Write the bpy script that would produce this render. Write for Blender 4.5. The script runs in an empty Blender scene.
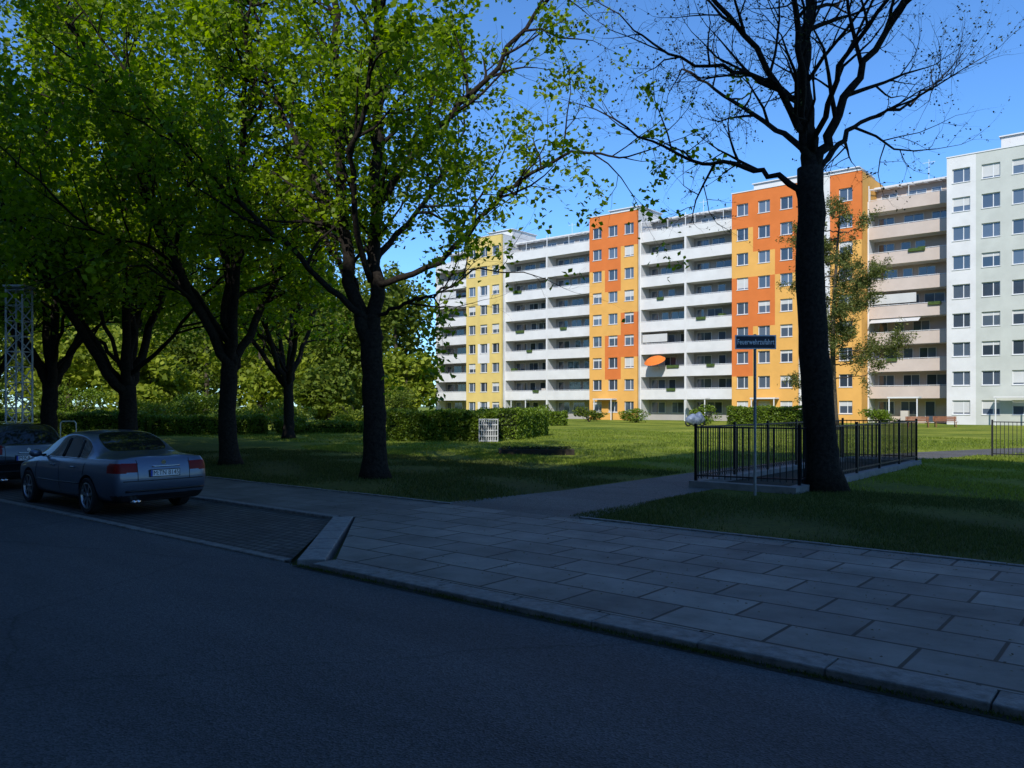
import bpy, math, random, numpy as np
from mathutils import Vector, Matrix, Quaternion
from mathutils.bvhtree import BVHTree
random.seed(7); np.random.seed(7)
scene=bpy.context.scene
C_,S_=0.770,-0.638
ANG=math.atan2(S_,C_)
def W(s,t,z=0.0): return Vector((s*.770+t*.638,-s*.638+t*.770,z))
def link(o,parent=None):
    scene.collection.objects.link(o)
    if parent: o.parent=parent
    return o
def empty(name,loc=(0,0,0),rz=0):
    e=bpy.data.objects.new(name,None); e.location=loc; e.rotation_euler=(0,0,rz); e.empty_display_size=.2
    return link(e)
# ---------------------------------------------------------------- materials
def mat(name,col,col2=None,scale=5,rough=.85,metal=0,spec=.3,bump=0,bscale=None,detail=6,coat=0,kind='noise',obj=True,lo=.35,hi=.65,transl=0):
    m=bpy.data.materials.new(name); m.use_nodes=True; nt=m.node_tree; N=nt.nodes; L=nt.links
    b=N['Principled BSDF']; b.inputs['Base Color'].default_value=(*col,1); b.inputs['Roughness'].default_value=rough
    b.inputs['Metallic'].default_value=metal; b.inputs['Specular IOR Level'].default_value=spec
    if coat: b.inputs['Coat Weight'].default_value=coat; b.inputs['Coat Roughness'].default_value=.04
    tc=N.new('ShaderNodeTexCoord')
    if col2:
        r=N.new('ShaderNodeValToRGB'); r.color_ramp.elements[0].color=(*col,1); r.color_ramp.elements[1].color=(*col2,1)
        r.color_ramp.elements[0].position=lo; r.color_ramp.elements[1].position=hi
        if kind=='island':
            g=N.new('ShaderNodeNewGeometry'); L.new(g.outputs['Random Per Island'],r.inputs[0])
            r.color_ramp.elements[0].position=0; r.color_ramp.elements[1].position=1
        else:
            n=N.new('ShaderNodeTexNoise'); n.inputs['Scale'].default_value=scale; n.inputs['Detail'].default_value=detail
            n.inputs['Roughness'].default_value=.65
            L.new(tc.outputs['Object'],n.inputs['Vector']); L.new(n.outputs['Fac'],r.inputs[0])
        L.new(r.outputs[0],b.inputs['Base Color'])
        if transl:
            t=N.new('ShaderNodeBsdfTranslucent'); mx=N.new('ShaderNodeMixShader'); mx.inputs[0].default_value=transl
            hs=N.new('ShaderNodeHueSaturation'); hs.inputs['Value'].default_value=1.8; hs.inputs['Saturation'].default_value=1.05
            L.new(r.outputs[0],hs.inputs['Color']); L.new(hs.outputs[0],t.inputs['Color'])
            L.new(b.outputs[0],mx.inputs[1]); L.new(t.outputs[0],mx.inputs[2]); L.new(mx.outputs[0],N['Material Output'].inputs[0])
    if bump:
        n2=N.new('ShaderNodeTexNoise'); n2.inputs['Scale'].default_value=bscale or scale; n2.inputs['Detail'].default_value=8
        bp=N.new('ShaderNodeBump'); bp.inputs['Strength'].default_value=bump; bp.inputs['Distance'].default_value=.02
        L.new(tc.outputs['Object'],n2.inputs['Vector']); L.new(n2.outputs['Fac'],bp.inputs['Height']); L.new(bp.outputs[0],b.inputs['Normal'])
    return m
def road_mat(name,c1,c2,c3,fine=120):
    """asphalt: large stains + fine aggregate speckle"""
    m=bpy.data.materials.new(name); m.use_nodes=True; nt=m.node_tree; N=nt.nodes; L=nt.links; b=N['Principled BSDF']
    tc=N.new('ShaderNodeTexCoord')
    n1=N.new('ShaderNodeTexNoise'); n1.inputs['Scale'].default_value=.5; n1.inputs['Detail'].default_value=8; n1.inputs['Roughness'].default_value=.65
    mp=N.new('ShaderNodeMapping'); mp.inputs['Scale'].default_value=(.3,1.3,1)
    L.new(tc.outputs['Object'],mp.inputs[0]); L.new(mp.outputs[0],n1.inputs['Vector'])
    r1=N.new('ShaderNodeValToRGB'); r1.color_ramp.elements[0].color=(*c1,1); r1.color_ramp.elements[1].color=(*c2,1); r1.color_ramp.elements[0].position=.35; r1.color_ramp.elements[1].position=.65
    L.new(n1.outputs['Fac'],r1.inputs[0])
    n2=N.new('ShaderNodeTexVoronoi'); n2.inputs['Scale'].default_value=fine; L.new(tc.outputs['Object'],n2.inputs['Vector'])
    r2=N.new('ShaderNodeValToRGB'); r2.color_ramp.elements[0].color=(.4,.4,.4,1); r2.color_ramp.elements[1].color=(1.9,1.9,1.9,1)
    L.new(n2.outputs['Color'],r2.inputs[0])
    mx=N.new('ShaderNodeMix'); mx.data_type='RGBA'; mx.blend_type='MULTIPLY'; mx.inputs[0].default_value=1
    L.new(r1.outputs[0],mx.inputs[6]); L.new(r2.outputs[0],mx.inputs[7])
    n3=N.new('ShaderNodeTexVoronoi'); n3.feature='DISTANCE_TO_EDGE'; n3.inputs['Scale'].default_value=.35
    n4=N.new('ShaderNodeTexNoise'); n4.inputs['Scale'].default_value=1.3; n4.inputs['Detail'].default_value=6
    ad=N.new('ShaderNodeMix'); ad.data_type='VECTOR'; ad.inputs[0].default_value=.35
    L.new(tc.outputs['Object'],n4.inputs['Vector']); L.new(tc.outputs['Object'],ad.inputs[4]); L.new(n4.outputs['Color'],ad.inputs[5]); L.new(ad.outputs[1],n3.inputs['Vector'])
    r3=N.new('ShaderNodeValToRGB'); r3.color_ramp.elements[0].color=(.5,.5,.5,1); r3.color_ramp.elements[1].color=(1,1,1,1); r3.color_ramp.elements[1].position=.005
    L.new(n3.outputs['Distance'],r3.inputs[0])
    mx2=N.new('ShaderNodeMix'); mx2.data_type='RGBA'; mx2.blend_type='MULTIPLY'; mx2.inputs[0].default_value=.8
    L.new(mx.outputs[2],mx2.inputs[6]); L.new(r3.outputs[0],mx2.inputs[7])
    L.new(mx2.outputs[2],b.inputs['Base Color']); b.inputs['Roughness'].default_value=.8; b.inputs['Specular IOR Level'].default_value=.35
    bp=N.new('ShaderNodeBump'); bp.inputs['Strength'].default_value=.6; bp.inputs['Distance'].default_value=.008
    L.new(n2.outputs['Distance'],bp.inputs['Height']); L.new(bp.outputs[0],b.inputs['Normal'])
    return m
def brick_mat(name,c1,c2,cm,bw,rh,mortar,off=.5,rough=.75,bump=.6,rot=0):
    m=bpy.data.materials.new(name); m.use_nodes=True; nt=m.node_tree; N=nt.nodes; L=nt.links; b=N['Principled BSDF']
    tc=N.new('ShaderNodeTexCoord'); br=N.new('ShaderNodeTexBrick'); mp=N.new('ShaderNodeMapping'); mp.inputs['Rotation'].default_value=(0,0,rot)
    br.inputs['Scale'].default_value=1; br.inputs['Brick Width'].default_value=bw; br.inputs['Row Height'].default_value=rh
    br.inputs['Mortar Size'].default_value=mortar; br.inputs['Mortar Smooth'].default_value=.3; br.inputs['Bias'].default_value=0; br.offset=off
    br.inputs['Color1'].default_value=(*c1,1); br.inputs['Color2'].default_value=(*c2,1); br.inputs['Mortar'].default_value=(*cm,1)
    nz=N.new('ShaderNodeTexNoise'); nz.inputs['Scale'].default_value=2.5; nz.inputs['Detail'].default_value=4
    sm=N.new('ShaderNodeMix'); sm.data_type='VECTOR'; sm.inputs[0].default_value=.012
    L.new(tc.outputs['Object'],mp.inputs[0]); L.new(mp.outputs[0],sm.inputs[4]); L.new(mp.outputs[0],nz.inputs['Vector']); L.new(nz.outputs['Color'],sm.inputs[5]); L.new(sm.outputs[1],br.inputs['Vector'])
    n=N.new('ShaderNodeTexNoise'); n.inputs['Scale'].default_value=.9; n.inputs['Detail'].default_value=9; n.inputs['Roughness'].default_value=.7; L.new(tc.outputs['Object'],n.inputs['Vector'])
    r=N.new('ShaderNodeValToRGB'); r.color_ramp.elements[0].color=(.5,.5,.48,1); r.color_ramp.elements[1].color=(1.4,1.38,1.34,1); r.color_ramp.elements[0].position=.3; r.color_ramp.elements[1].position=.7
    L.new(n.outputs['Fac'],r.inputs[0])
    mx=N.new('ShaderNodeMix'); mx.data_type='RGBA'; mx.blend_type='MULTIPLY'; mx.inputs[0].default_value=1
    L.new(br.outputs['Color'],mx.inputs[6]); L.new(r.outputs[0],mx.inputs[7]); L.new(mx.outputs[2],b.inputs['Base Color'])
    bp=N.new('ShaderNodeBump'); bp.invert=True; bp.inputs['Strength'].default_value=bump; bp.inputs['Distance'].default_value=.01
    L.new(br.outputs['Fac'],bp.inputs['Height'])
    n5=N.new('ShaderNodeTexNoise'); n5.inputs['Scale'].default_value=60; L.new(tc.outputs['Object'],n5.inputs['Vector'])
    bp2=N.new('ShaderNodeBump'); bp2.inputs['Strength'].default_value=.3; bp2.inputs['Distance'].default_value=.004
    L.new(n5.outputs['Fac'],bp2.inputs['Height']); L.new(bp.outputs[0],bp2.inputs['Normal']); L.new(bp2.outputs[0],b.inputs['Normal'])
    b.inputs['Roughness'].default_value=rough; b.inputs['Specular IOR Level'].default_value=.35
    return m
def glass_mat(name,c1,c2,rough=.04,spec=1.0):
    m=mat(name,c1,c2,kind='island',rough=rough,spec=spec); return m
# ---------------------------------------------------------------- geometry builder
class Geo:
    def __init__(s): s.v=[]; s.f=[]; s.m=[]
    def box(s,x0,x1,y0,y1,z0,z1,m=0):
        b=len(s.v)
        s.v+=[(x0,y0,z0),(x1,y0,z0),(x1,y1,z0),(x0,y1,z0),(x0,y0,z1),(x1,y0,z1),(x1,y1,z1),(x0,y1,z1)]
        for q in ((0,3,2,1),(4,5,6,7),(0,1,5,4),(1,2,6,5),(2,3,7,6),(3,0,4,7)):
            s.f.append(tuple(b+i for i in q)); s.m.append(m)
    def poly(s,pts,m=0):
        b=len(s.v); s.v+=[tuple(p) for p in pts]; s.f.append(tuple(range(b,b+len(pts)))); s.m.append(m)
    def prism(s,pts,z0,z1,m=0):
        n=len(pts); b=len(s.v)
        s.v+=[(p[0],p[1],z0) for p in pts]+[(p[0],p[1],z1) for p in pts]
        s.f.append(tuple(b+n+i for i in range(n))); s.m.append(m)
        for i in range(n):
            j=(i+1)%n; s.f.append((b+i,b+j,b+n+j,b+n+i)); s.m.append(m)
    def tube(s,pts,rad,sides=6,m=0,cap=True):
        n=len(pts); b=len(s.v); P=[Vector(p) for p in pts]
        if not hasattr(rad,'__len__'): rad=[rad]*n
        up=None
        for i in range(n):
            d=(P[min(i+1,n-1)]-P[max(i-1,0)])
            if d.length<1e-9: d=Vector((0,0,1))
            d.normalize()
            if up is None:
                up=d.orthogonal().normalized()
            else:
                up=up-d*up.dot(d)
                up=up.normalized() if up.length>1e-6 else d.orthogonal().normalized()
            w=d.cross(up)
            for k in range(sides):
                a=2*math.pi*k/sides; q=P[i]+(up*math.cos(a)+w*math.sin(a))*rad[i]; s.v.append((q.x,q.y,q.z))
        for i in range(n-1):
            for k in range(sides):
                k2=(k+1)%sides
                s.f.append((b+i*sides+k,b+i*sides+k2,b+(i+1)*sides+k2,b+(i+1)*sides+k)); s.m.append(m)
        if cap:
            s.f.append(tuple(b+k for k in reversed(range(sides)))); s.m.append(m)
            s.f.append(tuple(b+(n-1)*sides+k for k in range(sides))); s.m.append(m)
    def lathe(s,prof,c,axis='y',seg=32,m=0):
        b=len(s.v); n=len(prof)
        for (r,h) in prof:
            for k in range(seg):
                a=2*math.pi*k/seg
                if axis=='y': s.v.append((c[0]+r*math.cos(a),c[1]+h,c[2]+r*math.sin(a)))
                else: s.v.append((c[0]+r*math.cos(a),c[1]+r*math.sin(a),c[2]+h))
        for i in range(n-1):
            for k in range(seg):
                k2=(k+1)%seg; s.f.append((b+i*seg+k,b+i*seg+k2,b+(i+1)*seg+k2,b+(i+1)*seg+k)); s.m.append(m)
    def obj(s,name,mats,parent=None,rz=0,loc=(0,0,0),smooth=False,bevel=0):
        me=bpy.data.meshes.new(name); me.from_pydata(s.v,[],s.f)
        for mm in mats: me.materials.append(mm)
        me.polygons.foreach_set('material_index',s.m)
        if smooth: me.polygons.foreach_set('use_smooth',[True]*len(s.f))
        me.update()
        o=bpy.data.objects.new(name,me); o.rotation_euler=(0,0,rz); o.location=loc; link(o,parent)
        if bevel:
            bv=o.modifiers.new('bevel','BEVEL'); bv.width=bevel; bv.segments=2; bv.limit_method='ANGLE'
        return o
def quads_mesh(name,V,mats,midx=None):
    n=V.shape[0]; me=bpy.data.meshes.new(name); me.vertices.add(n*4); me.vertices.foreach_set('co',V.reshape(-1).astype(np.float32))
    me.loops.add(n*4); me.loops.foreach_set('vertex_index',np.arange(n*4,dtype=np.int32))
    me.polygons.add(n); me.polygons.foreach_set('loop_start',np.arange(0,n*4,4,dtype=np.int32))
    for mm in mats: me.materials.append(mm)
    if midx is not None: me.polygons.foreach_set('material_index',midx.astype(np.int32))
    me.update(calc_edges=True); return me
def leaf_quads(P,size,aspect=.8,upbias=.3,jit=.3):
    n=len(P); nrm=np.random.normal(size=(n,3)); nrm[:,2]=np.abs(nrm[:,2])+upbias; nrm/=np.linalg.norm(nrm,axis=1)[:,None]
    a=np.random.normal(size=(n,3)); a-=nrm*(a*nrm).sum(1)[:,None]; a/=np.linalg.norm(a,axis=1)[:,None]
    b=np.cross(nrm,a); sz=(size*(1+jit*np.random.uniform(-1,1,n)))[:,None]
    V=np.stack([P-a*sz*.5, P+b*sz*.5*aspect-a*sz*.05+nrm*sz*.1, P+a*sz*.55, P-b*sz*.5*aspect-a*sz*.05+nrm*sz*.1],axis=1)
    return V
# ---------------------------------------------------------------- shared materials
M_road=road_mat('asphalt_road',(.034,.035,.038),(.060,.061,.064),None,fine=75)
M_path=road_mat('asphalt_path',(.06,.057,.052),(.095,.09,.082),None,fine=60)
M_slab=brick_mat('paving_slabs',(.115,.109,.10),(.20,.188,.168),(.018,.019,.014),.98,.60,.018)
M_walk=brick_mat('walk_slabs',(.09,.086,.08),(.12,.114,.106),(.05,.048,.04),.5,.5,.010)
M_cob=brick_mat('cobble_setts',(.045,.045,.047),(.085,.083,.082),(.018,.020,.018),.17,.15,.022,bump=1)
M_kerb=mat('granite_kerb',(.10,.097,.09),(.20,.195,.182),scale=9,rough=.75,bump=.4,bscale=60)
M_kerb2=mat('bay_end_stone',(.15,.147,.14),(.24,.235,.225),scale=9,rough=.75,bump=.4,bscale=60)
M_soil=mat('gutter_soil',(.014,.016,.010),(.03,.03,.02),scale=14,rough=1,bump=.8)
M_ground=mat('ground_earth',(.05,.075,.02),(.09,.11,.035),scale=.3,rough=1)
M_conc=mat('concrete',(.16,.155,.145),(.24,.23,.215),scale=3,rough=.85,bump=.2,bscale=30)
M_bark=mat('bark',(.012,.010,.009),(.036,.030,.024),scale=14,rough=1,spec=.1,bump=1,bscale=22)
M_bark2=mat('bark_far',(.05,.04,.03),(.09,.075,.055),scale=8,rough=1,spec=.1)
M_leaf=mat('maple_leaves',(.075,.14,.006),(.23,.32,.014),kind='island',rough=.5,spec=.3,transl=.5)
M_leafd=mat('bud_leaves',(.03,.04,.012),(.06,.075,.02),kind='island',rough=.6,spec=.2,transl=.25)
M_far=mat('far_leaves',(.11,.155,.012),(.27,.31,.03),kind='island',rough=.6,spec=.2,transl=.35)
M_far2=mat('far_leaves_dark',(.045,.08,.010),(.15,.19,.02),kind='island',rough=.6,spec=.2,transl=.3)
M_hedge=mat('hedge_leaves',(.07,.12,.010),(.17,.24,.018),kind='island',rough=.5,spec=.3,transl=.3)
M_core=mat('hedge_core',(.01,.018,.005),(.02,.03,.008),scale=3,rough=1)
M_pine=mat('pine_needles',(.06,.085,.018),(.16,.17,.04),kind='island',rough=.6,transl=.25)
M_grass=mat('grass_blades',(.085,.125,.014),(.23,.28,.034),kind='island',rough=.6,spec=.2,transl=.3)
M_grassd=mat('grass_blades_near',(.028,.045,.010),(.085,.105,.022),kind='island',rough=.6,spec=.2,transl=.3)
M_iron=mat('black_iron',(.012,.013,.015),rough=.45,spec=.5)
M_white=mat('white_paint',(.74,.74,.72),(.80,.80,.78),scale=1,rough=.7)
M_steel=mat('galvanised',(.20,.205,.21),(.28,.285,.29),scale=6,rough=.45,metal=.3)
def lawn_mat():
    m=bpy.data.materials.new('lawn'); m.use_nodes=True; nt=m.node_tree; N=nt.nodes; L=nt.links; b=N['Principled BSDF']
    tc=N.new('ShaderNodeTexCoord')
    def noise(sc,d=8):
        n=N.new('ShaderNodeTexNoise'); n.inputs['Scale'].default_value=sc; n.inputs['Detail'].default_value=d; n.inputs['Roughness'].default_value=.7; L.new(tc.outputs['Object'],n.inputs['Vector']); return n
    n1=noise(.16); n2=noise(7,10)
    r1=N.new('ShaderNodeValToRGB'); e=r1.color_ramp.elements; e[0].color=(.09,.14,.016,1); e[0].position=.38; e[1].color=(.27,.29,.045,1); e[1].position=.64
    L.new(n1.outputs['Fac'],r1.inputs[0])
    r2=N.new('ShaderNodeValToRGB'); e=r2.color_ramp.elements; e[0].color=(.4,.45,.36,1); e[0].position=.3; e[1].color=(1.4,1.35,1.25,1); e[1].position=.7
    L.new(n2.outputs['Fac'],r2.inputs[0])
    mx=N.new('ShaderNodeMix'); mx.data_type='RGBA'; mx.blend_type='MULTIPLY'; mx.inputs[0].default_value=1
    L.new(r1.outputs[0],mx.inputs[6]); L.new(r2.outputs[0],mx.inputs[7])
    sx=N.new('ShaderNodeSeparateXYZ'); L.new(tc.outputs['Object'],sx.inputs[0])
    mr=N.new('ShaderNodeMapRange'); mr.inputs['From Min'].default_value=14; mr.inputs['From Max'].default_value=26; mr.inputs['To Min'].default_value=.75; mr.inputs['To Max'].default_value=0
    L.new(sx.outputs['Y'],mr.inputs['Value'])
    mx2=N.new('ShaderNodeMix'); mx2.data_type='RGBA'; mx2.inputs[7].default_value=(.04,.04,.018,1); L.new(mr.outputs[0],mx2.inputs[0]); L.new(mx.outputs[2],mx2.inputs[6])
    L.new(mx2.outputs[2],b.inputs['Base Color'])
    b.inputs['Roughness'].default_value=1; b.inputs['Specular IOR Level'].default_value=.1
    bp=N.new('ShaderNodeBump'); bp.inputs['Strength'].default_value=1; bp.inputs['Distance'].default_value=.05; L.new(n2.outputs['Fac'],bp.inputs['Height']); L.new(bp.outputs[0],b.inputs['Normal'])
    return m
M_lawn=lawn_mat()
# ---------------------------------------------------------------- ground
RZ=-.055
g=Geo(); g.poly([(-900,-900,-.14),(900,-900,-.14),(900,900,-.14),(-900,900,-.14)]); g.obj('ground',[M_ground],rz=ANG)
g=Geo(); g.poly([(-400,-3.6,RZ),(120,-3.6,RZ),(120,5.70,RZ),(-400,5.70,RZ)]); g.obj('road',[M_road],rz=ANG)
g=Geo(); g.box(-400,120,-8.4,-3.6,-.13,0.03); g.obj('near_pavement',[M_walk],rz=ANG)
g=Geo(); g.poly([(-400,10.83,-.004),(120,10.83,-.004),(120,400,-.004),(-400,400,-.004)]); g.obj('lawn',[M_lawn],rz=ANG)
g=Geo(); g.prism([(60,6.02),(60,10.75),(-10.46,10.75),(-10.46,8.56),(-7.72,6.02)],-.13,0); g.obj('pavement',[M_slab],rz=ANG)
g=Geo(); g.prism([(-10.462,8.47),(-10.462,10.75),(-200,10.75),(-200,8.47)],-.13,-.002); g.obj('footway',[M_walk],rz=ANG)
BZ=-.045
g=Geo(); g.poly([(-8.25,5.74,BZ),(-10.72,8.3,BZ),(-200,8.3,BZ),(-200,5.74,BZ)]); g.obj('parking_bay',[M_cob],rz=ANG)
cl=[(-9.0,10.70),(-9.0,14),(-9.0,18),(-8.95,22),(-8.6,26),(-7.8,30),(-6.6,34),(-4.6,39),(-1.5,44),(4,50),(14,57),(30,62)]
Lp=[];Rp=[]
for i,(a,b) in enumerate(cl):
    p=cl[max(i-1,0)];q=cl[min(i+1,len(cl)-1)]; dx,dy=q[0]-p[0],q[1]-p[1]; l=math.hypot(dx,dy); nx,ny=-dy/l,dx/l
    w=1.2 if i else 1.7
    Lp.append((a+nx*w,b+ny*w,.001)); Rp.append((a-nx*w,b-ny*w,.001))
g=Geo()
for i in range(len(cl)-1): g.poly([Rp[i],Rp[i+1],Lp[i+1],Lp[i]])
g.obj('path',[M_path],rz=ANG)
g=Geo(); s=-7.74
while s<40:
    l=random.uniform(.95,1.05); g.box(s+.006,s+l-.006,5.70+random.uniform(-.006,.006),6.01,-.2,.004+random.uniform(-.004,.006),0); s+=l
s=-10.75
while s>-60:
    l=1.0; g.box(s-l+.005,s-.005,8.31,8.46,-.2,.006+random.uniform(-.004,.004),0); s-=l
s=-8.35
while s>-60:
    l=1.0; g.box(s-l+.005,s-.005,5.705,5.84,-.2,BZ+.012+random.uniform(-.004,.004),0); s-=l
A=Vector((-8.05,5.70,0));B=Vector((-10.72,8.30,0)); d=(B-A); n=5; nn=Vector((.69,.72,0))*.33
for i in range(n):
    p=A+d*(i/n+.004); q=A+d*((i+1)/n-.004)
    g.prism([(p.x,p.y),(p.x+nn.x,p.y+nn.y),(q.x+nn.x,q.y+nn.y),(q.x,q.y)],-.2,.008,1)
g.obj('kerb',[M_kerb,M_kerb2],rz=ANG,bevel=.012)
g=Geo(); s=-7.5
while s<40: g.box(s+.004,s+.996,10.75,10.83,-.1,.02+random.uniform(-.006,.006)); s+=1
s=-10.4
while s>-60: g.box(s-.996,s-.004,10.75,10.83,-.1,.02+random.uniform(-.006,.006)); s-=1
g.obj('lawn_edging',[M_kerb],rz=ANG,bevel=.008)
g=Geo(); g.poly([(-8.0,5.60,RZ+.004),(60,5.60,RZ+.004),(60,5.71,RZ+.004),(-8.0,5.71,RZ+.004)]); g.obj('gutter',[M_soil],rz=ANG)
def blades(N,s0,s1,t0,t1,h,w,mask=None):
    S=np.random.uniform(s0,s1,N);T=np.random.uniform(t0,t1,N)
    if mask is not None:
        k=mask(S,T); S=S[k];T=T[k]
    n=len(S); a=np.random.uniform(0,2*np.pi,n); hh=h*np.random.uniform(.4,1.3,n); ww=w*np.random.uniform(.6,1.2,n)
    P=np.stack([S,T,np.full(n,-.005)],1); dx=np.stack([np.cos(a)*ww,np.sin(a)*ww,0*a],1)
    ln=np.random.normal(0,.45,(n,2))*hh[:,None]; top=P+np.stack([ln[:,0],ln[:,1],hh],1)
    return np.stack([P-dx,P+dx,top+dx*.25,top-dx*.25],1)
def patch(S,T):
    v=np.sin(S*1.3+np.sin(T*.9)*2)+np.sin(T*1.7+S*.6)+np.random.normal(0,.7,len(S))
    pth=(S>-10.3)&(S<-7.75)&(T<24)
    pth2=(T>=24)&(np.abs(S-np.interp(T,[c[1] for c in cl],[c[0] for c in cl]))<1.35)
    encl=(S>-8.5)&(S<-6.0)&(T>16.8)&(T<27.2)
    return (v>-.35)&~pth&~pth2&~encl
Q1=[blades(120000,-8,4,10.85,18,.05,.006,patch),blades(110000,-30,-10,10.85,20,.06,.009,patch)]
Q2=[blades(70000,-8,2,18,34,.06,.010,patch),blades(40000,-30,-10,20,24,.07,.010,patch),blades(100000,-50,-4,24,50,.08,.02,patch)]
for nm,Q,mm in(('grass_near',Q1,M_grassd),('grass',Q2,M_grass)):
    me=quads_mesh(nm,np.concatenate(Q),[mm]); o=bpy.data.objects.new('grass',me); o.rotation_euler=(0,0,ANG); link(o)
Q=[]
for k in range(230):
    s=random.uniform(-8,12); b=blades(int(random.uniform(10,50)),s-.12,s+.12,5.63,5.71,.022,.005); b[:,:,2]+=RZ+.01; Q.append(b)
me=quads_mesh('gutter_weeds',np.concatenate(Q),[M_grassd]); o=bpy.data.objects.new('gutter_weeds',me); o.rotation_euler=(0,0,ANG); link(o)

# ---------------------------------------------------------------- apartment building
def plaster(name,c,v=.06):
    return mat(name,tuple(x*(1-v) for x in c),tuple(min(1,x*(1+v)) for x in c),scale=.6,rough=.9,spec=.15)
P_white=plaster('plaster_white',(.60,.59,.565)); P_cream=plaster('plaster_cream',(.50,.46,.40)); P_yel=plaster('plaster_yellow',(.60,.45,.15))
P_yor=plaster('plaster_yellow_orange',(.66,.35,.09)); P_ror=plaster('plaster_red_orange',(.58,.16,.04)); P_sage=plaster('plaster_sage',(.46,.47,.42))
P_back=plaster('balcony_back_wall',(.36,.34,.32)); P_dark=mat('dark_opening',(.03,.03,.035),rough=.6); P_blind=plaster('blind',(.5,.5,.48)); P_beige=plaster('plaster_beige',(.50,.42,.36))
G_win=glass_mat('window_glass',(.025,.035,.05),(.10,.13,.17)); P_frame=mat('window_frame',(.62,.62,.61),rough=.5)
P_roof=plaster('roofing',(.22,.22,.22)); P_green=mat('balcony_plants',(.03,.06,.015),(.08,.12,.03),scale=5,rough=1)
P_awn=plaster('awning_red',(.38,.08,.04)); P_awn2=plaster('awning_blue',(.10,.16,.28)); P_grey=plaster('plaster_grey',(.40,.40,.39))
BM=[P_white,P_cream,P_yel,P_yor,P_ror,P_sage,P_back,P_dark,P_blind,P_roof,P_beige,P_green,P_awn,P_awn2,P_grey]
(WH,CR,YE,YO,RO,SA,BK,DK,BL,RF,BG,GR,A1,A2,GY)=range(15)
H=2.74
def window(Gw,Gg,Gf,x0,x1,z0,z1,t,split=2):
    f=.07
    Gg.box(x0+f,x1-f,t+.2,t+.23,z0+f,z1-f)
    Gf.box(x0,x1,t+.14,t+.24,z0,z0+f); Gf.box(x0,x1,t+.14,t+.24,z1-f,z1)
    Gf.box(x0,x0+f,t+.14,t+.24,z0+f,z1-f); Gf.box(x1-f,x1,t+.14,t+.24,z0+f,z1-f)
    for k in range(1,split):
        xm=x0+(x1-x0)*(k/split if split!=2 else .62); Gf.box(xm-.035,xm+.035,t+.15,t+.235,z0+f,z1-f)
    if random.random()<.35:
        h=(z1-z0-2*f)*random.choice([.25,.4,.6,.9]); Gw.box(x0+f+.002,x1-f-.002,t+.17,t+.198,z1-f-h,z1-f-.002,BL)
    Gf.box(x0-.03,x1+.03,t-.06,t+.14,z0-.05,z0-.001)
def window_block(Gw,Gg,Gf,s0,s1,t,dep,nst,ncol,colf,side,ww=1.35,wh=1.4,top=1.0):
    Gw.box(s0,s1,t+.3,t+dep,0,H*nst+top-.002,side)
    cw=(s1-s0)/ncol
    for j in range(ncol):
        a=s0+j*cw; b=a+cw; c=(a+b)/2
        for i in range(nst+1):
            z0=i*H-.45 if i else 0; z1=i*H+.95 if i<nst else nst*H+top
            Gw.box(a,b,t,t+.3,z0,z1,colf(min(i,nst-1),j))
            if i<nst:
                Gw.box(a,c-ww/2,t,t+.3,i*H+.95,(i+1)*H-.45,colf(i,j)); Gw.box(c+ww/2,b,t,t+.3,i*H+.95,(i+1)*H-.45,colf(i,j))
                window(Gw,Gg,Gf,c-ww/2,c+ww/2,i*H+.95,(i+1)*H-.45,t)
    Gf.box(s0-.04,s1+.04,t-.06,t+.4,H*nst+top,H*nst+top+.1)
    Gw.box(s0,s1,t+.4,t+dep,H*nst+top,H*nst+top+.05,RF)
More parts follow.
